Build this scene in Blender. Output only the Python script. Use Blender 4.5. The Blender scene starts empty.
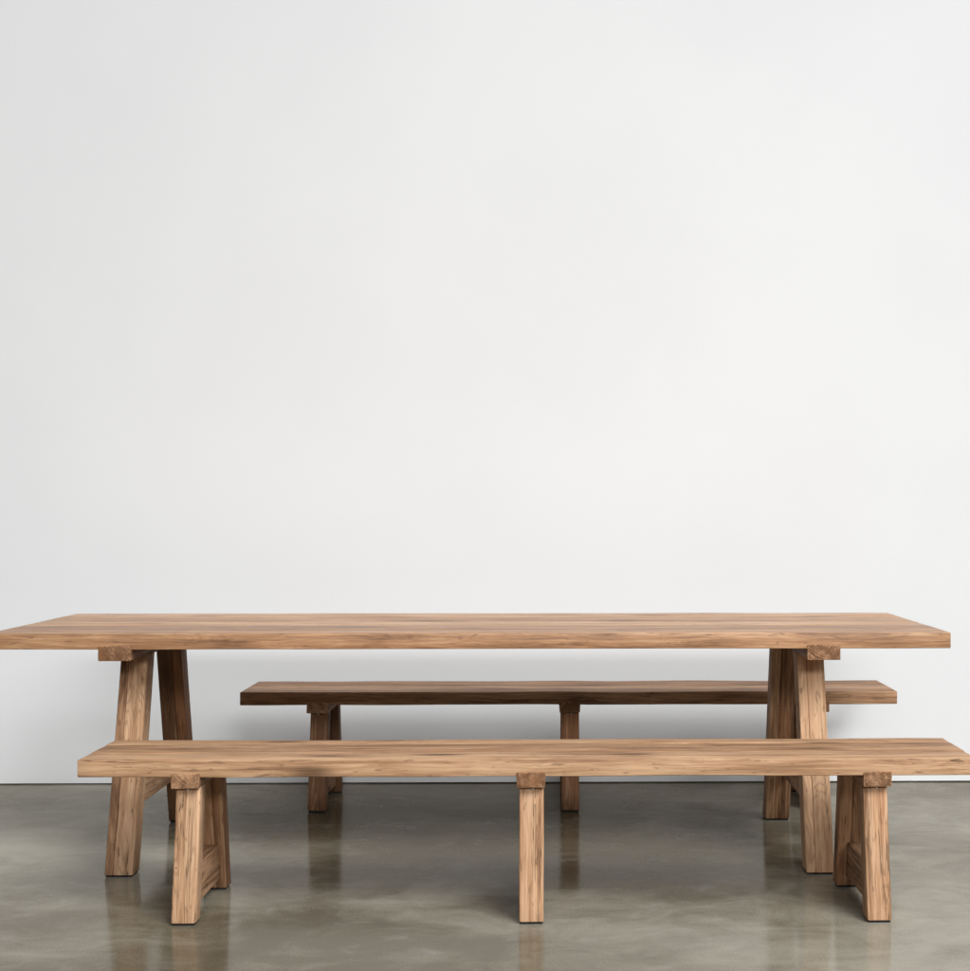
import bpy, math, random
from mathutils import Vector, noise

scene = bpy.context.scene
COL = scene.collection

# ------------------------------------------------------------------ materials
class NT:
    """tiny helper round a node tree"""
    def __init__(self, mat):
        self.t = mat.node_tree; self.n = self.t.nodes; self.l = self.t.links
    def node(self, kind, **kw):
        nd = self.n.new(kind)
        for k, v in kw.items():
            if k == 'inp':
                for kk, vv in v.items(): nd.inputs[kk].default_value = vv
            else: setattr(nd, k, v)
        return nd
    def link(self, a, b): self.l.new(a, b)
    def math(self, op, a, b=None, c=None, clamp=False):
        nd = self.n.new('ShaderNodeMath'); nd.operation = op; nd.use_clamp = clamp
        for i, v in enumerate((a, b, c)):
            if v is None: continue
            if isinstance(v, (int, float)): nd.inputs[i].default_value = v
            else: self.link(v, nd.inputs[i])
        return nd.outputs[0]
    def mixc(self, fac, a, b, mode='MIX'):
        nd = self.n.new('ShaderNodeMix'); nd.data_type = 'RGBA'; nd.blend_type = mode; nd.clamp_factor = True
        for s, v in ((nd.inputs[0], fac), (nd.inputs[6], a), (nd.inputs[7], b)):
            if isinstance(v, (int, float)): s.default_value = v
            elif isinstance(v, tuple): s.default_value = (*v, 1)
            else: self.link(v, s)
        return nd.outputs[2]
    def scaled(self, vec, sx, sy, sz):
        nd = self.n.new('ShaderNodeVectorMath'); nd.operation = 'MULTIPLY'
        self.link(vec, nd.inputs[0]); nd.inputs[1].default_value = (sx, sy, sz)
        return nd.outputs[0]
    def noise(self, vec, scale=1, detail=4, rough=.55, dist=0):
        nd = self.n.new('ShaderNodeTexNoise')
        nd.inputs['Scale'].default_value = scale; nd.inputs['Detail'].default_value = detail
        nd.inputs['Roughness'].default_value = rough; nd.inputs['Distortion'].default_value = dist
        self.link(vec, nd.inputs['Vector']); return nd.outputs[0]
    def ramp(self, fac, stops):
        nd = self.n.new('ShaderNodeValToRGB'); cr = nd.color_ramp
        while len(cr.elements) < len(stops): cr.elements.new(.5)
        for e, (p, c) in zip(cr.elements, stops):
            e.position = p; e.color = (*c, 1) if isinstance(c, tuple) else (c, c, c, 1)
        self.link(fac, nd.inputs[0]); return nd.outputs[0]
    def smooth(self, v, lo, hi, a=0., b=1.):
        nd = self.n.new('ShaderNodeMapRange'); nd.interpolation_type = 'SMOOTHSTEP'
        self.link(v, nd.inputs[0])
        for i, x in enumerate((lo, hi, a, b)): nd.inputs[1 + i].default_value = x
        return nd.outputs[0]

def new_mat(name):
    m = bpy.data.materials.new(name); m.use_nodes = True
    return m, NT(m), m.node_tree.nodes['Principled BSDF']

def wood(name, light, mid, dark, streak=.5, knots=.5, sat_red=.3, bump=.4, rough=.6, spec=.3, end=False, figure=.26):
    m, t, p = new_mat(name)
    g = t.node('ShaderNodeAttribute', attribute_name='grain').outputs['Vector']
    tone = t.node('ShaderNodeAttribute', attribute_name='tone').outputs['Fac']
    # warp so that the grain wanders
    wv = t.node('ShaderNodeTexNoise', inp={'Scale': 1.0, 'Detail': 2.0})
    t.link(t.scaled(g, 2.2, 9, 9), wv.inputs['Vector'])
    wsub = t.node('ShaderNodeVectorMath', operation='SUBTRACT'); t.link(wv.outputs['Color'], wsub.inputs[0]); wsub.inputs[1].default_value = (.5, .5, .5)
    # knots : sparse cells, grain bends round them
    kv = t.node('ShaderNodeTexVoronoi', inp={'Scale': 1.0, 'Randomness': 1.0})
    t.link(t.scaled(g, 3.1, 11, 11), kv.inputs['Vector'])
    kd = kv.outputs['Distance']
    sep = t.node('ShaderNodeSeparateColor'); t.link(kv.outputs['Color'], sep.inputs[0])
    kgate = t.smooth(sep.outputs[0], 1 - knots * .55, 1 - knots * .55 + .02)
    knot = t.math('MULTIPLY', t.smooth(kd, .30, .06), kgate)
    kring = t.math('MULTIPLY', t.smooth(kd, .6, .05), kgate)
    wsc = t.node('ShaderNodeVectorMath', operation='MULTIPLY'); t.link(wsub.outputs[0], wsc.inputs[0]); wsc.inputs[1].default_value = (.05, .020, .020)
    gadd = t.node('ShaderNodeVectorMath', operation='ADD'); t.link(g, gadd.inputs[0]); t.link(wsc.outputs[0], gadd.inputs[1])
    gw0 = gadd.outputs[0]
    w2 = t.node('ShaderNodeTexNoise', inp={'Scale': 1.0, 'Detail': 2.0})
    t.link(t.scaled(g, 7, 30, 30), w2.inputs['Vector'])
    w2s = t.node('ShaderNodeVectorMath', operation='SUBTRACT'); t.link(w2.outputs['Color'], w2s.inputs[0]); w2s.inputs[1].default_value = (.5, .5, .5)
    w2m = t.node('ShaderNodeVectorMath', operation='MULTIPLY'); t.link(w2s.outputs[0], w2m.inputs[0]); w2m.inputs[1].default_value = (.02, .0075, .0075)
    gad2 = t.node('ShaderNodeVectorMath', operation='ADD'); t.link(gw0, gad2.inputs[0]); t.link(w2m.outputs[0], gad2.inputs[1])
    gw = gad2.outputs[0]
    # growth rings round a far-off heart : gives cathedral figure
    sx = t.node('ShaderNodeSeparateXYZ'); t.link(gw, sx.inputs[0])
    big = t.noise(t.scaled(g, 1.1, 4, 4), 1, 2)
    rr = t.math('ADD', t.math('MULTIPLY', sx.outputs[1], .62), t.math('MULTIPLY', sx.outputs[2], .9))
    rr = t.math('ADD', rr, t.math('MULTIPLY', big, .16))
    rr = t.math('ADD', rr, t.math('MULTIPLY', kring, .016))
    ring = t.math('SINE', t.math('MULTIPLY', rr, 380 if not end else 900))
    ring = t.math('MULTIPLY_ADD', ring, .5, .5)
    ring = t.math('POWER', ring, 1.6)
    if end:
        fib = t.noise(t.scaled(g, 300, 300, 300), 1, 3)
        st1 = t.noise(t.scaled(gw, 40, 45, 45), 1, 4)
    else:
        fib = t.noise(t.scaled(gw, 6, 230, 230), 1, 3, .6)
        st1 = t.noise(t.scaled(gw, 1.7, 40, 40), 1, 4, .62)
    blotch = t.noise(t.scaled(gw, 2.4, 9, 9), 1, 3)
    flame = t.noise(t.scaled(gw, 3.6, 21, 21), 1, 3, .6, 1.3)
    ringm = t.math('MULTIPLY', t.math('SUBTRACT', ring, .45), t.smooth(blotch, .35, .65))
    v = t.math('MULTIPLY_ADD', st1, .48, -.08)
    v = t.math('MULTIPLY_ADD', ringm, .07 if not end else .16, v)
    v = t.math('MULTIPLY_ADD', blotch, .20, v)
    v = t.math('MULTIPLY_ADD', flame, .26, v)
    v = t.math('MULTIPLY_ADD', fib, .32, t.math('SUBTRACT', v, .06))
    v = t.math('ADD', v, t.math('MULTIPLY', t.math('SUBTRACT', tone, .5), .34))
    v = t.math('MULTIPLY_ADD', kring, -.08, v)
    col = t.ramp(v, [(.34, dark), (.495, mid), (.60, light), (.74, tuple(min(1, c * 1.22) for c in light))])
    # sharp late-wood lines where the figure opens up
    fg = t.noise(t.scaled(gw0, 3.3, 17, 17), 1, 1.5, .45)
    fg = t.math('MULTIPLY_ADD', kring, .08, fg)
    late = t.math('POWER', t.math('MULTIPLY_ADD', t.math('SINE', t.math('MULTIPLY', fg, 95)), .5, .5), 4)
    late = t.math('MULTIPLY', late, t.smooth(t.noise(t.scaled(g, 1.9, 9, 9), 1, 2), .46, .62))
    col = t.mixc(t.math('MULTIPLY', late, figure), col, tuple(c * .8 for c in dark))
    # small dark flecks
    fl = t.smooth(t.noise(t.scaled(gw0, 22, 85, 85), 1, 2, .5), .63, .72)
    col = t.mixc(t.math('MULTIPLY', fl, .5), col, tuple(c * .6 for c in dark))
    # reddish heartwood patches
    red = t.smooth(t.noise(t.scaled(gw, 1.3, 13, 13), 1, 3), .52, .70)
    col = t.mixc(t.math('MULTIPLY', red, sat_red), col, tuple(c * k for c, k in zip(mid, (1.03, .80, .66))))
    # dark streaks along the grain and thin checks
    s2 = t.smooth(t.noise(t.scaled(gw, .9, 70, 70), 1, 5, .6), .56, .72)
    col = t.mixc(t.math('MULTIPLY', s2, streak), col, tuple(c * .62 for c in dark))
    ck = t.noise(t.scaled(gw, 1.6, 95, 95), 1, 3, .5)
    ck = t.smooth(t.math('ABSOLUTE', t.math('SUBTRACT', ck, .5)), .012, .003)
    ckm = t.smooth(t.noise(t.scaled(g, 3, 16, 16), 1, 2), .54, .64)
    ck = t.math('MULTIPLY', ck, ckm)
    col = t.mixc(t.math('MULTIPLY', ck, .75), col, tuple(c * .22 for c in dark))
    col = t.mixc(t.math('MULTIPLY', knot, .8), col, tuple(c * .40 for c in dark))
    # pin holes
    ph = t.node('ShaderNodeTexVoronoi', inp={'Scale': 34.0, 'Randomness': 1.0}); t.link(g, ph.inputs['Vector'])
    ps = t.node('ShaderNodeSeparateColor'); t.link(ph.outputs['Color'], ps.inputs[0])
    hole = t.math('MULTIPLY', t.smooth(ph.outputs['Distance'], .085, .05), t.smooth(ps.outputs[1], .90, .91))
    col = t.mixc(t.math('MULTIPLY', hole, .85), col, tuple(c * .2 for c in dark))
    t.link(col, p.inputs['Base Color'])
    t.link(t.smooth(st1, .2, .8, rough + .1, rough - .08), p.inputs['Roughness'])
    p.inputs['Specular IOR Level'].default_value = spec
    h = t.math('MULTIPLY_ADD', st1, .5, t.math('MULTIPLY', fib, .7))
    h = t.math('MULTIPLY_ADD', ck, -.9, h); h = t.math('MULTIPLY_ADD', hole, -1.2, h); h = t.math('MULTIPLY_ADD', knot, -.4, h)
    b = t.node('ShaderNodeBump', inp={'Strength': bump, 'Distance': .003})
    t.link(h, b.inputs['Height']); t.link(b.outputs[0], p.inputs['Normal'])
    return m

LIGHT, MID, DARK = (.56, .355, .210), (.420, .240, .130), (.195, .100, .050)
M_TOP  = wood('reclaimed_teak_boards', (.56, .345, .195), (.425, .232, .117), (.195, .095, .045), streak=.30, knots=.35, sat_red=.35, bump=.22, rough=.44, spec=.5)
M_SEAT = wood('reclaimed_teak_seat', LIGHT, MID, DARK, streak=.24, knots=.95, sat_red=.18, bump=.4, rough=.58, spec=.3, figure=.34)
M_LEG  = wood('rough_sawn_teak', (.57, .360, .218), (.430, .245, .134), (.170, .084, .042), streak=.60, knots=.6, sat_red=.45, bump=.8, rough=.68, spec=.25, figure=.34)
M_END  = wood('teak_end_grain', (.50, .300, .178), (.385, .215, .120), (.15, .075, .037), streak=.35, knots=.3, sat_red=.3, bump=.6, rough=.72, spec=.2, end=True)

def simple(name, col, rough, metal=0):
    m, t, p = new_mat(name)
    tc = t.node('ShaderNodeTexCoord').outputs['Object']
    n = t.noise(tc, 120, 3)
    t.link(t.mixc(n, tuple(c * .8 for c in col), tuple(min(1, c * 1.15) for c in col)), p.inputs['Base Color'])
    p.inputs['Roughness'].default_value = rough; p.inputs['Metallic'].default_value = metal
    return m
M_SHADOW_PAD = simple('shadow_pad_black', (.012, .011, .010), .9)
M_BOLT = simple('bright_steel', (.75, .73, .70), .3, .9)

def wall_mat():
    m, t, p = new_mat('white_painted_plaster')
    tc = t.node('ShaderNodeTexCoord').outputs['Object']
    n1 = t.noise(tc, .9, 4); n2 = t.noise(tc, 60, 4); n3 = t.noise(tc, 260, 2)
    c = t.mixc(t.smooth(n1, .35, .65), (.740, .752, .765), (.762, .773, .785))
    t.link(c, p.inputs['Base Color']); p.inputs['Roughness'].default_value = .85
    p.inputs['Specular IOR Level'].default_value = .15
    b = t.node('ShaderNodeBump', inp={'Strength': .06, 'Distance': .002})
    t.link(t.math('ADD', n2, t.math('MULTIPLY', n3, .5)), b.inputs['Height']); t.link(b.outputs[0], p.inputs['Normal'])
    return m

def floor_mat():
    m, t, p = new_mat('polished_concrete')
    tc = t.node('ShaderNodeTexCoord').outputs['Object']
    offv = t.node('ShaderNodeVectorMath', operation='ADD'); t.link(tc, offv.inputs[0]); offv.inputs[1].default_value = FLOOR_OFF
    n1 = t.noise(offv.outputs[0], .5, 2.5, .45, .3)            # broad clouds of the pour, shifted so the pale ones stand in for light
    n2 = t.noise(tc, 4.0, 7, .65, .8)          # trowel mottling
    n3 = t.noise(tc, 180, 3)                   # fines
    n4 = t.noise(t.scaled(tc, 2.6, 5.0, 1), 1, 7, .68, .5)
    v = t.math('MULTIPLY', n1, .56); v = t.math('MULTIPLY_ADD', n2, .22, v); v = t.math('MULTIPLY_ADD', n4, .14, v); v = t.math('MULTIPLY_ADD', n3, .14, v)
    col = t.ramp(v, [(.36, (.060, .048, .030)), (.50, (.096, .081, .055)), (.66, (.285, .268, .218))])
    # pale rubbed blotches
    pal = t.smooth(t.noise(tc, 7, 5, .62, .3), .52, .80)
    col = t.mixc(t.math('MULTIPLY', pal, .35), col, (.27, .265, .24))
    r = t.math('MULTIPLY_ADD', n2, .14, .06)
    r = t.math('MULTIPLY_ADD', pal, .06, r)
    b = t.node('ShaderNodeBump', inp={'Strength': .10, 'Distance': .002})
    t.link(t.math('ADD', n2, t.math('MULTIPLY', n3, .12)), b.inputs['Height'])
    # worn sealer : a thin, partly rubbed-off gloss coat over matt concrete
    t.n.remove(p)
    di = t.node('ShaderNodeBsdfDiffuse', inp={'Roughness': .6}); gl = t.node('ShaderNodeBsdfGlossy', inp={'Color': (1, .968, .915, 1)})
    t.link(col, di.inputs['Color']); t.link(r, gl.inputs['Roughness'])
    fr = t.node('ShaderNodeFresnel', inp={'IOR': 1.38})
    for nd in (di, gl, fr): t.link(b.outputs[0], nd.inputs['Normal'])
    coat = t.smooth(n4, .35, .65, .66, .56)
    mx = t.node('ShaderNodeMixShader'); t.link(t.math('MULTIPLY', fr.outputs[0], coat), mx.inputs[0])
    t.link(di.outputs[0], mx.inputs[1]); t.link(gl.outputs[0], mx.inputs[2])
    t.link(mx.outputs[0], t.n['Material Output'].inputs['Surface'])
    return m
FLOOR_OFF = (11, 0, 0)  # puts pale clouds on the right in place of stronger light
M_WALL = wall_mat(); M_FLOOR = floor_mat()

# ------------------------------------------------------------------ mesh building
class MB:
    """collects timbers (rounded, slightly uneven boxes) into one mesh, with grain coordinates"""
    def __init__(self): self.v = []; self.f = []; self.fm = []; self.gr = []; self.tone = []
    def timber(self, axis, L, W, H, center=(0, 0, 0), r=.004, wob=.0012, seed=0, shear=(0, 0), tone=None, step=.05, endr=None):
        """box of length L along axis ('X','Y','Z'), cross-section W x H.
        X: W=y H=z | Y: W=x H=z | Z: W=x H=y.  shear: sideways move of the far end (in W, H)"""
        rnd = random.Random(seed)
        off = Vector((rnd.uniform(-20, 20), rnd.uniform(-20, 20), rnd.uniform(-20, 20)))
        if tone is None: tone = rnd.uniform(.1, .9)
        endr = r * .8 if endr is None else endr
        n = max(2, int(L / step)); ts = [0, endr * .35, endr] + [endr + (L - 2 * endr) * i / n for i in range(1, n)] + [L - endr, L - endr * .35, L]
        base = len(self.v); K = 16
        sd = Vector((seed * 3.17 % 50, seed * 1.73 % 50, 7))
        for s in ts:
            inset = 0
            if s < endr: inset = endr - math.sqrt(max(0, endr ** 2 - (endr - s) ** 2))
            if L - s < endr: inset = endr - math.sqrt(max(0, endr ** 2 - (endr - (L - s)) ** 2))
            for ci, (sa, sb) in enumerate(((1, 1), (-1, 1), (-1, -1), (1, -1))):
                q = Vector((s * 3.0, ci * 9.1, 0)) + sd
                da = noise.noise(q) * wob; db = noise.noise(q + Vector((0, 4, 3))) * wob
                rr = r * (1 + .7 * noise.noise(q * 2.3 + Vector((1, 2, 9))))
                rr += max(0, noise.noise(q * 5 + Vector((8, 1, 4))) - .5) * .012 * min(1, r / .004)
                rr = max(.0006, rr)
                ca = sa * (W / 2 + da - inset); cb = sb * (H / 2 + db - inset)
                for k in range(4):
                    th = k / 3 * math.pi / 2
                    start = {0: 0, 1: math.pi / 2, 2: math.pi, 3: 1.5 * math.pi}[ci]
                    a = ca - sa * rr + math.cos(start + th) * rr
                    b = cb - sb * rr + math.sin(start + th) * rr
                    u = s - L / 2; fr = s / L
                    A = a + shear[0] * fr; B = b + shear[1] * fr
                    co = {'X': (u, A, B), 'Y': (A, u, B), 'Z': (A, B, u)}[axis]
                    self.v.append(Vector(co) + Vector(center)); self.gr.append(Vector((u, a, b)) + off); self.tone.append(tone)
        S = len(ts)
        flip = axis == 'Y'
        for i in range(S - 1):
            for k in range(K):
                q = [base + i * K + k, base + i * K + (k + 1) % K, base + (i + 1) * K + (k + 1) % K, base + (i + 1) * K + k]
                self.f.append(q[::-1] if flip else q); self.fm.append(0)
        e0 = [base + k for k in range(K)]; e1 = [base + (S - 1) * K + k for k in range(K)]
        self.f.append(e0 if flip else e0[::-1]); self.fm.append(1)
        self.f.append(e1[::-1] if flip else e1); self.fm.append(1)
    def build(self, name, mats, parent=None, loc=(0, 0, 0)):
        me = bpy.data.meshes.new(name)
        me.from_pydata([tuple(x) for x in self.v], [], self.f)
        for m in mats: me.materials.append(m)
        for p, i in zip(me.polygons, self.fm): p.material_index = min(i, len(mats) - 1); p.use_smooth = True
        at = me.attributes.new('grain', 'FLOAT_VECTOR', 'POINT'); at.data.foreach_set('vector', [c for g in self.gr for c in g])
        at = me.attributes.new('tone', 'FLOAT', 'POINT'); at.data.foreach_set('value', self.tone)
        me.set_sharp_from_angle(angle=math.radians(42))
        me.update()
        return link(name, me, parent, loc)

def link(name, me, parent=None, loc=(0, 0, 0)):
    o = bpy.data.objects.new(name, me); COL.objects.link(o); o.location = loc
    if parent: o.parent = parent
    return o

def thing(name, loc, label, cat, group=None):
    o = bpy.data.objects.new(name, None); COL.objects.link(o); o.location = loc; o.empty_display_size = .2
    o['label'] = label; o['category'] = cat
    if group: o['group'] = group
    return o

def dome(name, mat, parent, loc, r=.0045, h=.004):
    """round bolt head facing -Y"""
    vs = [(0, -h, 0)]; fs = []; n = 14
    for ring in range(1, 5):
        th = ring / 4 * math.pi / 2
        for k in range(n):
            a = 2 * math.pi * k / n
            vs.append((r * math.sin(th) * math.cos(a), -h * math.cos(th), r * math.sin(th) * math.sin(a)))
    for k in range(n): vs.append((r * math.cos(2 * math.pi * k / n), .003, r * math.sin(2 * math.pi * k / n)))
    for k in range(n): fs.append((0, 1 + k, 1 + (k + 1) % n))
    for ring in range(4):
        for k in range(n):
            a = 1 + ring * n; b = a + n
            fs.append((a + k, b + k, b + (k + 1) % n, a + (k + 1) % n))
    me = bpy.data.meshes.new(name); me.from_pydata(vs, [], fs); me.materials.append(mat)
    for p in me.polygons: p.use_smooth = True
    return link(name, me, parent, loc)

# ------------------------------------------------------------------ trestle furniture
GL = .006
def trestle(root, x, depth, ztop, beam_w, beam_h, notch, leg_w, leg_d, foot_sep, top_sep, rail, seed, strips, bolt=True, dx=(0, 0)):
    """cross beam under the top, two splayed legs (front and back) and a low rail between them"""
    rnd = random.Random(seed)
    zb = ztop + notch - beam_h                     # underside of the beam
    b = MB(); b.timber('Y', depth + .006, beam_w, beam_h, r=.003, wob=.003, seed=seed, tone=rnd.uniform(.1, .5))
    beam = b.build('crossbeam', [M_LEG, M_END], root, (x, 0, ztop + notch - beam_h / 2))
    H = zb - GL + .004
    for i, s in enumerate((-1, 1)):
        l = MB()
        y0, y1 = s * foot_sep / 2, s * top_sep / 2
        lean = rnd.uniform(-.0015, .0015); x0 = -leg_w / 2
        for j, (fr, tn) in enumerate(strips[i]):              # legs are glued up from two or three strips
            wj = leg_w * fr
            l.timber('Z', H, wj - .0006, leg_d + rnd.uniform(-.002, .001), center=(x0 + wj / 2, 0, 0), r=.0045 if len(strips[i]) == 1 else .0028,
                     wob=.002 if len(strips[i]) == 1 else .0008, seed=seed + 11 + i * 5 + j, shear=(lean, y1 - y0), tone=tn)
            x0 += wj
        leg = l.build('leg', [M_LEG, M_END], root, (x + dx[i], y0, GL + H / 2))
        g = MB(); g.timber('Z', GL + .002, leg_w - .007, leg_d - .007, r=.003, wob=0, seed=3)  # dark pad added to make the shadow line under the foot
        g.build('shadow_pad', [M_SHADOW_PAD], leg, (0, 0, -H / 2 - GL / 2 + .001))
        if bolt and i == 0:
            yb = y1 - leg_d / 2 - y0 + (y0 - y1) * (.009 / H)
            dome('bolt', M_BOLT, leg, (rnd.uniform(-.006, .006), yb - .001, H / 2 - .0095))
    z0, z1, th = rail
    zm = (z0 + z1) / 2
    sep = foot_sep + (top_sep - foot_sep) * (zm / zb)
    r_ = MB(); r_.timber('Y', sep - leg_d * .55, th, z1 - z0, r=.004, wob=.002, seed=seed + 31, tone=rnd.uniform(.2, .6))
    r_.build('rail', [M_LEG, M_END], root, (x, 0, zm))

def make_table():
    root = thing('dining_table', (-.2534, 5.7403, 0), 'long reclaimed wood dining table with trestle legs standing between the two benches', 'table')
    L, D, T, Z = 3.0196, 1.0, .0497, .76
    m = MB()
    ws = [.145, .21, .17, .235, .24]; y = -D / 2
    tones = [.46, .30, .74, .42, .66]
    for i, w in enumerate(ws):
        m.timber('X', L, w - .0018, T, center=(0, y + w / 2, Z - T / 2), r=.0022, wob=.0012, seed=100 + i, tone=tones[i], step=.08)
        y += w
    m.build('tabletop', [M_TOP, M_END], root)
    st = [(((.30, .28), (.70, .72)), ((.6, .0), (.4, -.1))), (((.34, .98), (.66, .78)), ((.38, .42), (.62, .22)))]  # rear left leg darkened as shade, front right leg lightened against shadow
    for k, (x, sd) in enumerate(((-1.109, 201), (1.109, 223))):
        trestle(root, x, D, Z - T, .104, .047, .011, .088, .09, .915, .50, (.19, .30, .055), sd, st[k], bolt=False, dx=((.012, .004), (-.011, -.023))[k])
    return root

def make_bench(loc, label, seed, xs, mid_board, shade_tone=0.):
    root = thing('bench', loc, label, 'bench', 'wooden benches either side of the table')
    L, D, T, Z = 2.512, .406, .049, .45
    m = MB()
    ws = mid_board; y = -D / 2
    for i, w in enumerate(ws):
        m.timber('X', L, w - .001, T, center=(0, y + w / 2, Z - T / 2), r=.003, wob=.0028, seed=seed + i, tone=(.64, .40, .6)[i] - shade_tone * .5, step=.05)
        y += w
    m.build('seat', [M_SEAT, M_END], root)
    for k, x in enumerate(xs):
        trestle(root, x, D, Z - T, .080, .042, .011, .069, .071, .435, .285, (.036, .142, .045), seed + 40 + 17 * k, (((1, .68 - .06 * k - shade_tone),), ((.55, .45 - shade_tone), (.45, .3 - shade_tone))), dx=((.004, .006), (.002, 0), (-.004, -.016))[k])
    return root

make_table()
make_bench((-.0628, 4.877, 0), 'sunlit pale wooden bench in front of the table nearest the camera', 318, (-.957, .005, .978), (.135, .17, .101))
make_bench((.0692, 6.5917, 0), 'shaded dark brown wooden bench behind the table, against the white wall', 500, (-.962, .0, .955), (.215, .191), shade_tone=.55)  # darker tones put the shade under the table into the wood

# ------------------------------------------------------------------ setting
def box(name, lo, hi, mat):
    x0, y0, z0 = lo; x1, y1, z1 = hi
    vs = [(x0, y0, z0), (x1, y0, z0), (x1, y1, z0), (x0, y1, z0), (x0, y0, z1), (x1, y0, z1), (x1, y1, z1), (x0, y1, z1)]
    fs = [(3, 2, 1, 0), (4, 5, 6, 7), (0, 1, 5, 4), (1, 2, 6, 5), (2, 3, 7, 6), (3, 0, 4, 7)]
    me = bpy.data.meshes.new(name); me.from_pydata(vs, [], fs); me.materials.append(mat)
    return link(name, me)
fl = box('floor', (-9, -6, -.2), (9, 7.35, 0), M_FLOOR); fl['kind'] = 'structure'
wl = box('wall', (-9, 7.010, .0045), (9, 7.25, 5.5), M_WALL)
wl['label'] = 'plain white painted wall behind the table and benches'; wl['category'] = 'wall'

# ------------------------------------------------------------------ light
w = bpy.data.worlds.new('World'); scene.world = w; w.use_nodes = True
wt = NT(w); bg = wt.n['Background']
gz = wt.node('ShaderNodeTexCoord').outputs['Generated']        # direction: dim room all round, bright ceiling above
sz = wt.node('ShaderNodeSeparateXYZ'); wt.link(gz, sz.inputs[0])
wt.link(wt.ramp(wt.math('MULTIPLY_ADD', sz.outputs[2], .5, .5), [(.50, (.16, .16, .16)), (.66, (.30, .30, .30)), (.82, (.80, .81, .82)), (1.0, (.95, .96, .97))]), bg.inputs[0])
bg.inputs[1].default_value = .47

def area(name, loc, target, size, power, col):
    ld = bpy.data.lights.new(name, 'AREA'); ld.shape = 'RECTANGLE'; ld.size, ld.size_y = size; ld.energy = power; ld.color = col
    o = bpy.data.objects.new(name, ld); COL.objects.link(o); o.location = loc
    o.rotation_euler = (Vector(target) - Vector(loc)).to_track_quat('-Z', 'Y').to_euler()
    return o
key = area('key_softbox', (9.0, -7.8, 15.0), (.2, 6.0, .9), (11, 11), 1085, (1, 1, .99))
key.data.spread = math.radians(80)          # gridded softbox : falls off away from the furniture
low = area('low_fill', (1.8, -6.3, 4.3), (.4, 7.0, .3), (6, 1.1), 68, (1, .995, .985))  # unseen fill added to brighten the wall base and leg fronts
low.data.spread = math.radians(60)

# ------------------------------------------------------------------ camera
cd = bpy.data.cameras.new('Camera'); cam = bpy.data.objects.new('Camera', cd); COL.objects.link(cam)
cam.location = (0, 0, 1.1498); cam.rotation_euler = (math.pi / 2, 0, -.0184)
cd.sensor_fit = 'HORIZONTAL'; cd.sensor_width = 36; cd.lens = 1672.05 / 970 * 36
cd.shift_x = (485 - 582.37) / 970; cd.shift_y = (508.63 - 485.5) / 970
cd.clip_end = 100
scene.camera = cam
scene.view_settings.view_transform = 'Standard'; scene.view_settings.look = 'None'
scene.view_settings.exposure = 0; scene.view_settings.gamma = 1
